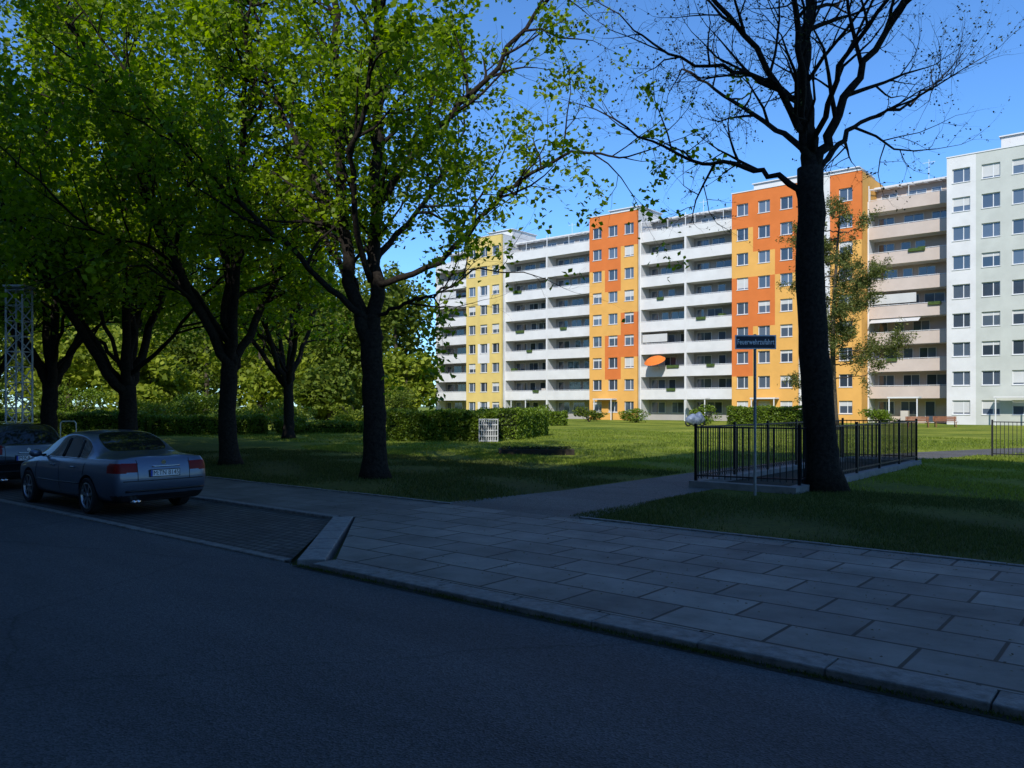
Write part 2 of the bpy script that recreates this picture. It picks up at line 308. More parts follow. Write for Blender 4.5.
def balcony_block(Gw,Gg,Gf,s0,s1,t,dep,nst,nb,par,back,roofterrace=True):
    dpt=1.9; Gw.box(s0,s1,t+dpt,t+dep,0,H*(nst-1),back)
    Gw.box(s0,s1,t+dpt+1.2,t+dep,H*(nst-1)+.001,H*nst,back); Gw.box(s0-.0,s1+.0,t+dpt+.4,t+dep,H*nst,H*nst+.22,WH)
    bw=(s1-s0)/nb
    for i in range(nst):
        z=i*H; tb=t+dpt+(1.2 if i==nst-1 else 0)
        if i: Gw.box(s0+.1,s1-.1,t+.001,t+dpt-.001,z-.2,z,WH)
        for j in range(nb):
            a=s0+j*bw; b=a+bw
            if i:
                Gw.box(a+.13,b-.13,t-.09,t,z-.22,z+1.0,par)
                Gf.box(a+.13,b-.13,t-.07,t-.02,z+1.06,z+1.11)
                for k in range(5):
                    x=a+.2+(bw-.4)*k/4; Gf.box(x-.02,x+.02,t-.06,t-.03,z+1.0,z+1.06)
            x=a+.5
            while x<b-1.6:
                w=random.choice([.95,1.6,1.9])
                if x+w>b-.4: break
                lo=z+(.05 if w<1.2 else .85); hi=z+2.25
                Gf.box(x,x+w,tb-.06,tb-.001,lo,hi)
                k=2 if w>1.2 else 1
                for q in range(k):
                    xa=x+.07+(w-.07)*q/k; Gg.box(xa,xa+(w-.07)/k-.07,tb-.08,tb-.06,lo+.07,hi-.07)
                x+=w+random.uniform(.35,.9)
            if i and random.random()<.35:
                x=random.uniform(a+.5,b-2); Gw.box(x,x+random.uniform(.8,1.8),t-.28,t-.095,z+.82,z+1.12,GR)
            if i and random.random()<.10:
                x=a+.3; c=random.choice([A1,A2,BL,CR]); Gw.box(x,x+bw*.55,t-.02,t+.02,z+1.25,z+1.6+.6,c) if random.random()<.4 else Gw.poly([(x,t+.2,z+2.5),(x+bw*.6,t+.2,z+2.5),(x+bw*.6,t-.9,z+2.0),(x,t-.9,z+2.0)],c)
            if random.random()<.3:
                x=random.uniform(a+.6,b-1.2); Gw.box(x,x+.7,t+.5,t+1.1,z,z+random.uniform(.7,1.5),random.choice([DK,CR,BL,GR]))
    for j in range(nb+1):
        x=s0+j*bw; x0=max(s0,x-.13); x1=min(s1,x+.13)
        Gw.box(x0,x1,t-.12,t+dpt+.0,0,H*(nst-1)+1.0,WH)
        Gf.box(x0+.05,x0+.13,t-.02,t+.06,H*(nst-1)+1.0,H*nst-.1)
    z=H*(nst-1)
    k=int((s1-s0)/1.2)
    for q in range(k+1):
        x=s0+.2+(s1-s0-.4)*q/k
        Gf.tube([(x,t+.0,z+2.2),(x,t+dpt+1.2,z+2.72)],.035,4)
        if q%3==0: Gf.box(x-.03,x+.03,t-.03,t+.03,z+1.0,z+2.2)
    Gf.box(s0+.1,s1-.1,t-.04,t+.04,z+2.2,z+2.28)
def finish(name,Gw,Gg,Gf,rz,loc=(0,0,0)):
    e=empty(name,loc,rz)
    Gw.obj('walls_and_balconies',BM,e); Gg.obj('window_glass',[G_win],e); Gf.obj('frames_and_rails',[P_frame],e)
    return e
Gw,Gg,Gf=Geo(),Geo(),Geo()
yel=lambda i,j: YE if (j!=1 or i%3) else WH
def or1(i,j):
    tab={0:(YO,YO,YO),1:(YO,YO,YO),2:(YO,RO,YO),3:(YO,RO,RO),4:(YO,YO,RO),5:(YO,YO,YO),6:(YO,RO,YO),7:(RO,RO,YO),8:(RO,RO,RO)}; return tab[i][j]
def or2(i,j):
    tab={0:(YO,YO,YO),1:(YO,YO,YO),2:(RO,YO,YO),3:(RO,YO,YO),4:(RO,RO,YO),5:(RO,RO,YO),6:(YO,YO,RO),7:(YO,RO,RO),8:(RO,RO,RO)}; return tab[i][j]
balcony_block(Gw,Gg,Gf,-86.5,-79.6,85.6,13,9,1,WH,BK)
window_block(Gw,Gg,Gf,-79.6,-72.9,84.8,14,9,3,yel,WH)
balcony_block(Gw,Gg,Gf,-72.9,-58.2,85.6,13,9,2,WH,BK)
window_block(Gw,Gg,Gf,-58.2,-51.2,84.8,14,9,3,or1,WH)
balcony_block(Gw,Gg,Gf,-51.2,-39.0,85.6,13,9,2,WH,BK)
window_block(Gw,Gg,Gf,-39.0,-31.6,84.8,14,9,3,or2,WH,top=.8)
window_block(Gw,Gg,Gf,-31.6,-25.3,85.4,14,9,2,lambda i,j:(WH,YO)[j] if i<7 else (WH,RO)[j],YO,top=1.1)
balcony_block(Gw,Gg,Gf,-25.3,-17.5,87.6,12,9,1,BG,BG)
window_block(Gw,Gg,Gf,-17.5,-2.9,85.2,14,9,6,lambda i,j:WH if j in(0,3,4) else SA,WH,ww=1.5,top=.7)
balcony_block(Gw,Gg,Gf,-2.9,11,85.8,13,9,2,WH,BK)
window_block(Gw,Gg,Gf,11,25,85.2,14,9,6,lambda i,j:SA if j in(0,5) else WH,WH,top=.7)
for a,b,h in((-57.5,-53,1.5),(-38,-32,1.6),(-13.5,-6,1.8),(-78.5,-74,1.5),(-30.8,-26.5,1.4)):
    Gw.box(a,b,88.5,94,9*H+.9,9*H+.9+h,WH); Gf.box(a-.15,b+.15,88.3,94.2,9*H+.9+h,9*H+1.0+h)
for x in(-66,-62,-46,-20.5,-9,-70):
    Gf.tube([(x,92,9*H),(x,92,9*H+2.8)],.025,5); Gf.tube([(x-.6,92,9*H+2.5),(x+.6,92,9*H+2.5)],.02,4)
for x in (-69,-55.5,-43,-35,-21,-12):
    Gw.box(x-1.4,x+1.4,83.6,84.78,2.5,2.65,WH); Gf.box(x-1.3,x-1.2,83.65,83.75,0,2.5); Gf.box(x+1.2,x+1.3,83.65,83.75,0,2.5)
apt=finish('apartment_building',Gw,Gg,Gf,ANG,W(.75,0))
e=empty('balcony_parasol',W(-47.8,85.0,6.0),ANG)
gg=Geo(); gg.lathe([(.03,.02),(.5,-.06),(.95,-.22),(1.3,-.5),(1.28,-.5),(.9,-.26),(.03,-.03)],(0,0,1.75),'z',16); oo=gg.obj('canopy',[plaster('parasol_orange',(.70,.17,.03))],e); oo.rotation_euler=(math.radians(28),0,0)
gg=Geo(); gg.tube([(0,.9,-.4),(0,-.5,1.7)],.025,6); gg.obj('pole',[M_steel],e)
for nm,a,b,nst,dep in(('apartment_house',-90,4,9,12),('apartment_tower',4,44,13,12)):
    Gw,Gg,Gf=Geo(),Geo(),Geo()
    window_block(Gw,Gg,Gf,-b,-a,0,dep,nst,int((b-a)/3.5),lambda i,j:GY if j%4 else WH,GY,top=.9)
    finish(nm,Gw,Gg,Gf,ANG+math.pi,W(0,-9))
# ---------------------------------------------------------------- trees
def rot_about(d,ang):
    ax=d.orthogonal().normalized(); ax=Quaternion(d,random.uniform(0,2*math.pi))@ax
    return (Quaternion(ax,ang)@d).normalized()
class Tree:
    def __init__(s,cfg): s.g=Geo(); s.tw=[]; s.c=cfg
    def limb(s,pts,r0,r1,level):
        P=[Vector(p) for p in pts]; out=[]
        for i in range(len(P)-1):
            a=P[max(i-1,0)];b=P[i];c=P[i+1];d=P[min(i+2,len(P)-1)]; n=5
            for k in range(n):
                t=k/n; out.append(.5*((2*b)+(c-a)*t+(2*a-5*b+4*c-d)*t*t+(3*b-a-3*c+d)*t**3))
        out.append(P[-1]); n=len(out)
        for i in range(1,n-1): out[i]=out[i]+Vector([random.gauss(0,.045) for _ in range(3)])
        R=[r0+(r1-r0)*(i/(n-1))**.8 for i in range(n)]
        s.g.tube(out,R,10 if r0>.12 else 6)
        s.kids(out,R,level)
    def kids(s,pts,R,level,f0=None):
        c=s.c
        if level>=c['max']: return
        L=sum((pts[i+1]-pts[i]).length for i in range(len(pts)-1))
        nk=max(2,int(L*c['dens'][level])); f0=c['f0'][level] if f0 is None else f0
        for k in range(nk):
            f=f0+(1-f0)*(k+random.random())/nk; x=f*(len(pts)-1); i=min(int(x),len(pts)-2); t=x-i
            p=pts[i].lerp(pts[i+1],t); d=(pts[i+1]-pts[i]).normalized(); r=R[i]*(1-t)+R[i+1]*t
            ang=math.radians(random.uniform(*c['ang'])); nd=rot_about(d,ang)
            nd=(nd+Vector((0,0,c['up'][level]))).normalized()
            ln=c['len'][level]*random.uniform(.55,1.25)*(1.15-.5*f)
            s.grow(p,nd,ln,min(r*.7,c['rad'][level]*random.uniform(.8,1.2)),level+1)
        d=(pts[-1]-pts[-2]).normalized(); s.grow(pts[-1],rot_about(d,.2),c['len'][level]*.9,R[-1],level+1)
    def grow(s,p,d,L,r,level):
        c=s.c; n=4 if level<c['max'] else 3; pts=[p.copy()]; q=p.copy(); dd=d.copy()
        wig=c['wig']
        for i in range(n):
            dd=(dd+Vector([random.gauss(0,wig) for _ in range(3)])+Vector((0,0,c['trop']))).normalized()
            q=q+dd*(L/n); pts.append(q.copy())
        R=[r*(1-.72*i/n) for i in range(n+1)]
        s.g.tube(pts,R,5 if level<=2 else 3,cap=False)
        if level>=c['max']-1: s.tw+=[(pts[j],level) for j in range(1,n+1)]
        s.kids(pts,R,level)
    def build(s,name,loc,leafn,lsize,spread,lmat,bark=None,keep=None,aspect=.8,rz=0):
        e=empty(name,loc,rz)
        s.g.obj('trunk_and_branches',[bark or M_bark],e,smooth=True)
        T=np.array([tuple(p) for p,_ in s.tw])
        if keep is not None: T=T[keep(T)]
        wgt=np.random.gamma(.8,1,len(T)); wgt/=wgt.sum()
        idx=np.random.choice(len(T),leafn,p=wgt); P=T[idx]+np.random.normal(0,spread,(leafn,3)); P[:,2]-=np.abs(np.random.normal(0,spread*.5,leafn))
        me=quads_mesh('leaves',leaf_quads(P,lsize,aspect),[lmat]); o=bpy.data.objects.new('leaves',me); link(o,e)
        return e
def trunk(T,base,top,r0,r1,mid=None):
    b=Vector(base);t=Vector(top); pts=[];R=[]
    n=14
    for i in range(n+1):
        f=i/n; p=b.lerp(t,f)
        if mid: p=p+Vector(mid)*math.sin(f*math.pi)
        p+=Vector((random.gauss(0,.012),random.gauss(0,.012),0))
        pts.append(p); R.append((r0+(r1-r0)*f)*(1+.55*math.exp(-f*(t-b).length/.22))*(1+random.uniform(-.03,.03)))
    pts[0].z-=.1
    T.g.tube(pts,R,16)
cfgA=dict(max=5,dens=[0,1.4,2.2,3.0,4.0],f0=[0,.25,.2,.2,.2],ang=(28,62),up=[0,.18,.1,.05,.0],len=[0,2.3,1.35,.75,.38],rad=[0,.055,.026,.013,.007],wig=.16,trop=.03)
random.seed(11); np.random.seed(3)
T=Tree(cfgA)
trunk(T,(0,0,0),(-.33,0,7.0),.35,.27,mid=(-.12,0,0))
T.limb([(-.33,0,6.6),(-.50,-.1,7.4),(-1.2,-.5,8.6),(-2.6,-.9,10.1),(-3.9,-1.3,11.2)],.13,.025,1)
T.limb([(-.42,0,6.3),(-1.1,.3,6.95),(-2.0,.7,7.25),(-3.3,1.2,7.8),(-4.5,1.6,8.7)],.085,.018,1)
T.limb([(-.33,0,6.8),(-.38,.1,8.2),(-.35,.3,9.8),(-.15,.5,11.4),(.0,.6,13.4)],.20,.07,1)
T.limb([(-.25,0,6.8),(.05,-.1,7.7),(.60,-.3,8.9),(1.4,-.5,10.3),(2.1,-.6,12.2)],.14,.035,1)
T.limb([(-.2,.05,6.9),(.35,.5,7.5),(1.2,1.0,8.4),(2.6,1.7,9.0),(3.5,2.2,9.6)],.09,.018,1)
T.limb([(-.4,0,7.6),(-.9,-.9,9.2),(-1.3,-1.6,10.8),(-1.7,-2.0,13)],.09,.03,1)
T.limb([(-.3,0,7.2),(-.3,-1.2,8.4),(.3,-2.6,9.6),(.8,-3.8,11)],.08,.02,1)
T.limb([(-.3,.1,7.3),(-.8,1.6,8.6),(-1.6,3.2,10.0),(-2.2,4.4,11)],.08,.02,1)
T.limb([(-.4,0,8.2),(-1.5,-.2,8.9),(-2.9,-.4,9.1),(-4.2,-.2,9.9)],.07,.018,1)
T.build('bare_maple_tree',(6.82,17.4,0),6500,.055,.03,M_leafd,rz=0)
cfgB=dict(max=4,dens=[0,1.5,1.9,2.5,3],f0=[0,.28,.2,.15,.2],ang=(30,65),up=[0,.14,.05,.0,0],len=[0,2.4,1.35,.75,.4],rad=[0,.06,.028,.012,.006],wig=.17,trop=.0)
random.seed(21); np.random.seed(5)
T=Tree(cfgB); trunk(T,(0,0,0),(-.12,0,3.7),.30,.27,mid=(.04,0,0))
T.limb([(-.15,0,3.4),(-.6,0,5.0),(-.85,0,7.2),(-.95,.2,9.8),(-1.2,.4,13)],.20,.08,1)
T.limb([(-.08,0,3.4),(.02,.1,5.0),(-.02,.2,7.2),(.10,.2,9.8),(.2,0,13.5)],.22,.09,1)
T.limb([(-.2,0,3.9),(-1.3,-.4,5.0),(-2.7,-.8,6.3),(-4.4,-1.2,8.0),(-5.8,-1.5,10)],.11,.03,1)
T.limb([(.05,0,4.9),(1.7,-.3,5.5),(3.3,-.6,7.1),(5.0,-.8,8.0),(6.3,-.8,7.9)],.09,.02,1)
T.limb([(.0,0,4.1),(.8,-.5,4.35),(1.6,-.9,4.5),(2.7,-1.3,5.1)],.06,.02,1)
T.limb([(.05,.1,7.0),(1.5,.2,8.9),(3.1,.3,10.6),(4.6,.3,12.6)],.11,.04,1)
T.limb([(-.8,0,6.5),(-2.0,.8,8.4),(-3.0,1.6,10.4),(-3.8,2,13)],.12,.04,1)
T.limb([(0,.1,5.5),(.8,1.8,7.1),(1.5,3.4,8.8),(2.0,4.6,10.6)],.10,.03,1)
T.limb([(-.1,0,5.0),(-.3,-1.6,6.8),(.4,-3.1,8.8),(.8,-4.2,10.6)],.10,.03,1)
T.limb([(-.5,.1,4.8),(-1.5,1.8,6.1),(-2.6,3.6,7.6),(-3.2,5,9.6)],.10,.03,1)
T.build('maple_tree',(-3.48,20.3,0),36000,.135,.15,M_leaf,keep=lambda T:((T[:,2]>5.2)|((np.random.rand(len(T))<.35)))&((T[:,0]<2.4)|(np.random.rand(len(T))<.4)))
cfgC=dict(max=4,dens=[0,1.2,1.7,2.2,3],f0=[0,.28,.2,.15,.2],ang=(30,62),up=[0,.16,.06,.0,0],len=[0,2.7,1.5,.85,.4],rad=[0,.07,.032,.014,.006],wig=.17,trop=.0)
def gen_tree(name,loc,seed,th,r0,nl,hh,leafn,lsize=.17,spread=.2,cfg=cfgC,lean=(0,0),lm=None,low=5.0):
    random.seed(seed); np.random.seed(seed); T=Tree(cfg); trunk(T,(0,0,0),(lean[0],lean[1],th),r0,r0*.85,mid=(random.uniform(-.1,.1),0,0))
    for k in range(nl):
        az=2*math.pi*(k+random.uniform(-.25,.25))/nl; out=(hh-th)*random.uniform(.25,.5) if k else .4
        x,y=math.cos(az),math.sin(az); top=hh*random.uniform(.78,1.0)-(out*.3)
        st=th-random.uniform(.1,.5)
        T.limb([(lean[0],lean[1],st),(lean[0]+x*out*.20,lean[1]+y*out*.20,st+(top-st)*.16),(lean[0]+x*out*.55,lean[1]+y*out*.55,st+(top-st)*.5),(lean[0]+x*out*.85+random.uniform(-.6,.6),lean[1]+y*out*.85,st+(top-st)*.8),(lean[0]+x*out*1.05,lean[1]+y*out*1.05,top)],r0*.6,r0*.13,1)
    for k in range(3):
        az=random.uniform(0,6.28); x,y=math.cos(az),math.sin(az); l=hh*.33
        T.limb([(lean[0],lean[1],th+.4),(x*l*.4,y*l*.4,th+1.8+random.random()),(x*l*.8,y*l*.8,th+3.2+random.random()),(x*l*1.15,y*l*1.15,th+3.8+random.random()*2)],r0*.28,r0*.07,1)
    return T.build(name,loc,leafn,lsize,spread,lm or M_leaf,keep=lambda T:(T[:,2]>low)|(np.random.rand(len(T))<.15))
gen_tree('maple_tree',W(-22.5,13.5),31,3.3,.28,6,16.5,30000,lsize=.165)
gen_tree('maple_tree',W(-29.4,13.5),37,2.5,.34,6,17,29000,lsize=.19)
gen_tree('maple_tree',W(-36.3,13.5),43,2.8,.34,6,18,25000,lsize=.215)
gen_tree('maple_tree',W(-44.0,13.6),47,3.0,.3,6,17,18000,lsize=.25)
gen_tree('maple_tree',W(-37.5,26),53,3.2,.3,6,15,14000,lsize=.22)
random.seed(5); np.random.seed(5)
cfgP=dict(max=3,dens=[0,1.6,2.4,0],f0=[0,.25,.2,.2],ang=(30,60),up=[0,.1,.15,0],len=[0,1.3,.6,.3],rad=[0,.04,.018,.01],wig=.15,trop=.06)
T=Tree(cfgP); trunk(T,(0,0,0),(.4,0,16.3),.26,.05,mid=(-.3,0,0))
for k in range(40):
    z=3.4+12.6*(k/40)**.9+random.uniform(-.3,.3); az=random.uniform(0,6.28); l=random.uniform(2.6,5.4)*(1-.6*((z-4)/13)); x,y=math.cos(az)*l,math.sin(az)*l
    T.limb([(.02*z,0,z),(x*.4,y*.4,z+.1),(x*.8,y*.8,z+.2),(x,y,z+.75)],.055,.02,1)
T.build('pine_tree',(24.2,60,0),32000,.2,.16,M_pine,bark=M_bark2,aspect=.35)
def blob(c,rx,ry,rz_,n,sub=22,rel=.36):
    cs=[]
    while len(cs)<sub:
        p=np.random.uniform(-1,1,3)
        if .25<np.linalg.norm(p)<1: cs.append(p*np.array([rx,ry,rz_])*.78+np.array(c))
    cs=np.array(cs); idx=np.random.randint(0,sub,n); d=np.random.normal(size=(n,3)); d/=np.linalg.norm(d,axis=1)[:,None]
    rad=(np.random.uniform(.55,1.05,n))[:,None]*rel*np.array([rx,ry,rz_])*np.random.uniform(.7,1.2,sub)[idx][:,None]
    P=cs[idx]+d*rad; P=P[P[:,2]>.05]; return P
np.random.seed(9); random.seed(9)
PA=[];PB=[];PC=[];gt=Geo()
trees=[(-12,82,4.2,17),(-9.5,72,3.2,7),(-17.5,84,5,19),(-24,76,6,11),(-33,86,8,15),(-40,72,7,13),(-47,80,9,16),(-52,62,7,14),(-60,72,9,16),(-66,58,8,15),(-74,68,9,17),(-84,60,9,16),(-16,70,4,6),(-30,66,4.5,7.5),(-44,98,10,19),(-50,48,5.5,10),(-42,58,5,6),(-57,52,5,6)]
for i,(x,y,r,h) in enumerate(trees):
    P=blob((x,y,h*.54),r,r,h*.5,5200,sub=34,rel=.32)
    (PA if i%2 else PB).append(P); gt.tube([(x,y,-.1),(x+.2,y,h*.3),(x,y,h*.7)],[.3,.24,.1],7)
# closing belt of woodland at the far edge of the green
for k in range(20):
    x=-20-7.0*k+random.uniform(-2,2); y=112-1.9*k+random.uniform(-5,5); h=random.uniform(17,24); r=8
    P=blob((x,y,h*.5),r,6,h*.55,3400,sub=26,rel=.36); PC.append(P); gt.tube([(x,y,-.1),(x,y,h*.6)],[.35,.15],7)
e=empty('distant_trees')
for nm,PP,mm,ls in(('foliage_light',PA,M_far,.46),('foliage_dark',PB,M_far2,.46),('foliage_belt',PC,M_far2,.95)):
    me=quads_mesh(nm,leaf_quads(np.concatenate(PP),ls),[mm]); link(bpy.data.objects.new(nm,me),e)
gt.obj('trunks',[M_bark2],e)
def shrub(name,x,y,rx,ry,h,n,mm=None,ls=.16):
    P=blob((x,y,h*.5),rx,ry,h*.52,n,sub=14,rel=.42)-np.array([x,y,0]); e=empty(name,(x,y,0))
    link(bpy.data.objects.new('foliage',quads_mesh('foliage',leaf_quads(P,ls),[mm or M_hedge])),e)
    gg=Geo()
    for k in range(7):
        a=random.uniform(0,6.28); gg.tube([(0,0,-.05),(math.cos(a)*rx*.3,math.sin(a)*ry*.3,h*.45),(math.cos(a)*rx*.6,math.sin(a)*ry*.6,h*.8)],[.05,.03,.012],5)
    gg.obj('stems',[M_bark2],e)
for (x,y,rx,ry,h,n,mm) in [(-26,56,2.8,2,2.6,4200,M_far),(-21,55,3.2,2,2.9,4600,M_hedge),(-16.5,57,3,2,2.4,4200,M_far),(-32,58,3,2,3.2,4200,M_hedge),(-11.5,60,2.5,2,2.3,3600,M_far),(-37,54,3,2,2.6,4000,M_far2),(-9,64,2.2,2,3.2,3000,M_far2),(-14,50,1.2,1.2,1.3,2000,M_hedge),
      (17.6,73,1.6,1,2.0,1800,M_hedge),(3.5,92,2,1.2,1.9,1600,M_hedge),(8.5,88,2,1,1.7,1600,M_far2),(13,84,2,1,1.5,1500,M_hedge),(33,72,2,1,1.6,1600,M_hedge)]:
    shrub('shrub',x,y,rx,ry,h,n,mm)
def hedge(name,x0,y0,x1,y1,w,h,n,ls=.09,mm=None):
    a=Vector((x0,y0,0));b=Vector((x1,y1,0)); L=(b-a).length; rz=math.atan2(y1-y0,x1-x0); e=empty(name,a,rz)
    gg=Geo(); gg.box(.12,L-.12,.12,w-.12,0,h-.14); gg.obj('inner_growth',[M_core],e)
    u=np.random.uniform(0,1,(n,3)); P=u*np.array([L,w,h]); f=np.random.choice(3,n,p=[.5,.38,.12])
    sd=np.random.rand(n)<.75
    P[:,1]=np.where(f==0,np.where(sd,0,w),P[:,1]); P[:,2]=np.where(f==1,h,P[:,2]); P[:,0]=np.where(f==2,np.where(np.random.rand(n)<.5,0,L),P[:,0])
    lump=.06*np.sin(P[:,0]*2.1+1)+.05*np.sin(P[:,0]*5+P[:,1]*3); P+=np.random.normal(0,.05,(n,3)); P[:,2]+=np.where(P[:,2]>h*.5,lump,0); P[:,1]+=lump*.7
    P[:,2]=np.maximum(P[:,2],.04)
    link(bpy.data.objects.new('foliage',quads_mesh('foliage',leaf_quads(P,ls,upbias=.1),[mm or M_hedge])),e)
hedge('hedge',-6.4,41,-.9,41,2.2,1.45,22000,.10)
hedge('hedge',.35,42.2,2.2,48.5,2.2,1.5,14000,.11)
hedge('hedge',-22,48.5,-15.5,50.5,1.6,1.1,10000,.11)
hedge('hedge',-15,51.5,-9,52.5,1.2,.7,7000,.10)
hedge('hedge',-31,47,-22.5,48.6,1.8,1.35,12000,.11)
hedge('hedge',19.5,72.5,27,68,1.6,1.6,9000,.15)
hedge('hedge',-5,66,5,72,1.5,1.2,9000,.15)
np.random.seed(2); n=1500
S=np.concatenate([np.random.uniform(-14,8,n),np.random.uniform(-8,8,500)]);Tt=np.concatenate([np.random.uniform(6.1,10.7,n),np.random.normal(10.6,.12,500)])
keep=(S>-7)|(Tt>8.6); S=S[keep];Tt=Tt[keep]
P=np.stack([S,Tt,np.full(len(S),.008)],1); V=leaf_quads(P,.026,upbias=6); V[:,:,2]=np.maximum(V[:,:,2],.004)
o=bpy.data.objects.new('leaf_litter',quads_mesh('leaf_litter',V,[mat('litter',(.05,.035,.02),(.14,.12,.06),kind='island')])); o.rotation_euler=(0,0,ANG); link(o)

# ---------------------------------------------------------------- railing enclosure
def railing(name,corners,h,closed=True,base=.14,gap=.125):
    e=empty(name,(0,0,0),ANG); g=Geo(); gb=Geo()
    n=len(corners); segs=[(corners[i],corners[(i+1)%n]) for i in range(n if closed else n-1)]
    for a,b in segs:
        A=Vector((*a,0));B=Vector((*b,0)); L=(B-A).length; d=(B-A)/L
        for z in(base+.12,h-.05): g.tube([A+Vector((0,0,z)),B+Vector((0,0,z))],.024,4)
        k=int(L/gap)
        for i in range(k+1):
            p=A+d*(L*i/k); g.tube([p+Vector((0,0,base+.05)),p+Vector((0,0,h-.03))],.012,4)
        m=max(1,round(L/2.2))
        for i in range(m+1):
            p=A+d*(L*i/m); g.box(p.x-.028,p.x+.028,p.y-.028,p.y+.028,base-.02,h+.03)
    g.obj('rails_and_bars',[M_iron],e)
    if base>.05:
        w=.12
        s0,s1=min(c[0] for c in corners)-w,max(c[0] for c in corners)+w; t0,t1=min(c[1] for c in corners)-w,max(c[1] for c in corners)+w
        gb.box(s0,s1,t0,t0+2*w,-.1,base); gb.box(s0,s1,t1-2*w,t1,-.1,base); gb.box(s0,s0+2*w,t0+2*w,t1-2*w,-.1,base-.001); gb.box(s1-2*w,s1,t0+2*w,t1-2*w,-.1,base-.001)
        gb.obj('concrete_plinth',[M_conc],e,bevel=.01)
        gg=Geo(); gg.box(s0+2*w,s1-2*w,t0+2*w,t1-2*w,-.1,.02); gg.obj('grating_floor',[M_soil],e)
railing('iron_railing',[(-8.35,16.6),(-6.15,17.0),(-6.15,27.0),(-8.35,27.0)],1.4)
railing('iron_railing',[(-5.0,32.8),(1.5,32.8),(1.5,38)],1.3,closed=False,base=.0)
# ---------------------------------------------------------------- sign
e=empty('street_sign',(4.98,16.4,0))
g=Geo(); g.tube([(0,0,-.1),(0,0,3.3)],.03,12); g.obj('post',[M_steel],e,smooth=False)
g=Geo(); g.box(-.42,.42,-.05,-.035,2.99,3.28,0); g.box(-.395,.395,-.053,-.0502,3.015,3.255,1)
g.box(-.05,.05,-.034,.034,3.05,3.08,0); g.box(-.05,.05,-.034,.034,3.19,3.22,0)
g.obj('plate',[mat('sign_border',(.7,.7,.7),rough=.5),mat('sign_face',(.03,.035,.05),rough=.4)],e)
def text(body,size,parent,loc,rot,m,name,ext=.001):
    cu=bpy.data.curves.new(name,'FONT'); cu.body=body; cu.size=size; cu.align_x='CENTER'; cu.align_y='CENTER'; cu.extrude=ext; cu.materials.append(m)
    o=bpy.data.objects.new(name,cu); o.location=loc; o.rotation_euler=rot; link(o,parent); return o
tx=text('Feuerwehrzufahrt',.115,e,(0,-.0555,3.135),(math.pi/2,0,0),mat('sign_letters',(.9,.9,.9),rough=.5),'lettering'); tx.scale=(.84,1.35,1); tx.data.offset=.001; tx.data.space_character=1.08
# ---------------------------------------------------------------- lattice bin enclosure by hedge
e=empty('lattice_enclosure',(-1.18,40.4,0),math.radians(0)); g=Geo()
for x in np.linspace(-.45,.45,9): 
    for y in(-.35,.35): g.box(x-.016,x+.016,y-.015,y+.015,0,1.15)
for z in(.05,.3,.58,.86,1.12):
    for y in(-.372,.372): g.box(-.48,.48,y-.008,y+.008,z-.02,z+.02)
for y in np.linspace(-.35,.35,6):
    for x in(-.47,.47): g.box(x-.015,x+.015,y-.015,y+.015,0,1.15)
g.obj('lattice',[mat('lattice_paint',(.5,.5,.49),rough=.7)],e); g=Geo(); g.box(-.36,.36,-.27,.27,0,.95); g.box(-.38,.38,-.3,.3,.95,1.0); g.obj('bin',[mat('bin_grey',(.12,.13,.13),rough=.5)],e,bevel=.03)
e=empty('flower_bed',(.9,30.2,0),math.radians(2)); g=Geo()
g.box(-1.4,1.4,-.6,-.45,-.05,.2);g.box(-1.4,1.4,.45,.6,-.05,.2);g.box(-1.4,-1.25,-.449,.449,-.05,.199);g.box(1.25,1.4,-.449,.449,-.05,.199); g.obj('timber_border',[mat('dark_timber',(.02,.016,.012),(.04,.03,.022),scale=6,rough=.9)],e,bevel=.01)
g=Geo(); g.box(-1.25,1.25,-.45,.45,-.02,.16); g.obj('soil',[M_soil],e)
P=np.random.uniform(-1,1,(900,3))*np.array([1.3,.5,.05])+np.array([0,0,.22]); link(bpy.data.objects.new('plants',quads_mesh('plants',leaf_quads(P,.09),[M_leafd])),e)
import bmesh
e=empty('covered_motorbike',(15.8,69,0),math.radians(20))
bm=bmesh.new(); bmesh.ops.create_icosphere(bm,subdivisions=4,radius=1)
for v in bm.verts:
    x,y,z=v.co; n=.05*math.sin(x*9+z*4)+.04*math.sin(y*14+z*7)
    top=.72+.40*math.exp(-((x-.45)/.28)**2)+.2*math.exp(-((x+.3)/.4)**2)
    v.co=((x*.95)*(1+n*.4),(y*(.44-.1*max(z,0)))*(1+n),max(0,(z*.5+.5))**.7*(top+.2))
me=bpy.data.meshes.new('tarpaulin'); bm.to_mesh(me); me.materials.append(mat('tarpaulin',(.05,.07,.12),(.20,.24,.32),scale=3,rough=.5,bump=.4,bscale=6)); me.polygons.foreach_set('use_smooth',[True]*len(me.polygons)); link(bpy.data.objects.new('tarpaulin',me),e)
g=Geo(); 
for x in(-.7,.7): g.lathe([(.2,-.05),(.3,-.05),(.32,0),(.3,.05),(.2,.05)],(x,0,.32),'y',20)
g.obj('tyres',[M_iron],e,smooth=True)
M_wood=mat('bench_wood',(.16,.06,.03),(.26,.11,.05),scale=5,rough=.7)
for k,(x,y) in enumerate([(33.5,66),(36.2,66.8)]):
    e=empty('garden_bench',(x,y,0),math.radians(-15)); g=Geo()
    for j in range(4): g.box(-.9,.9,-.25+j*.13,-.14+j*.13,.42,.455)
    for j in range(3): g.box(-.9,.9,.30,.33,.52+j*.13,.63+j*.13)
    for x in(-.75,.75): g.box(x-.03,x+.03,-.22,-.16,0,.419); g.box(x-.03,x+.03,.24,.298,0,.9)
    g.obj('seat_and_back',[M_wood],e,bevel=.006)
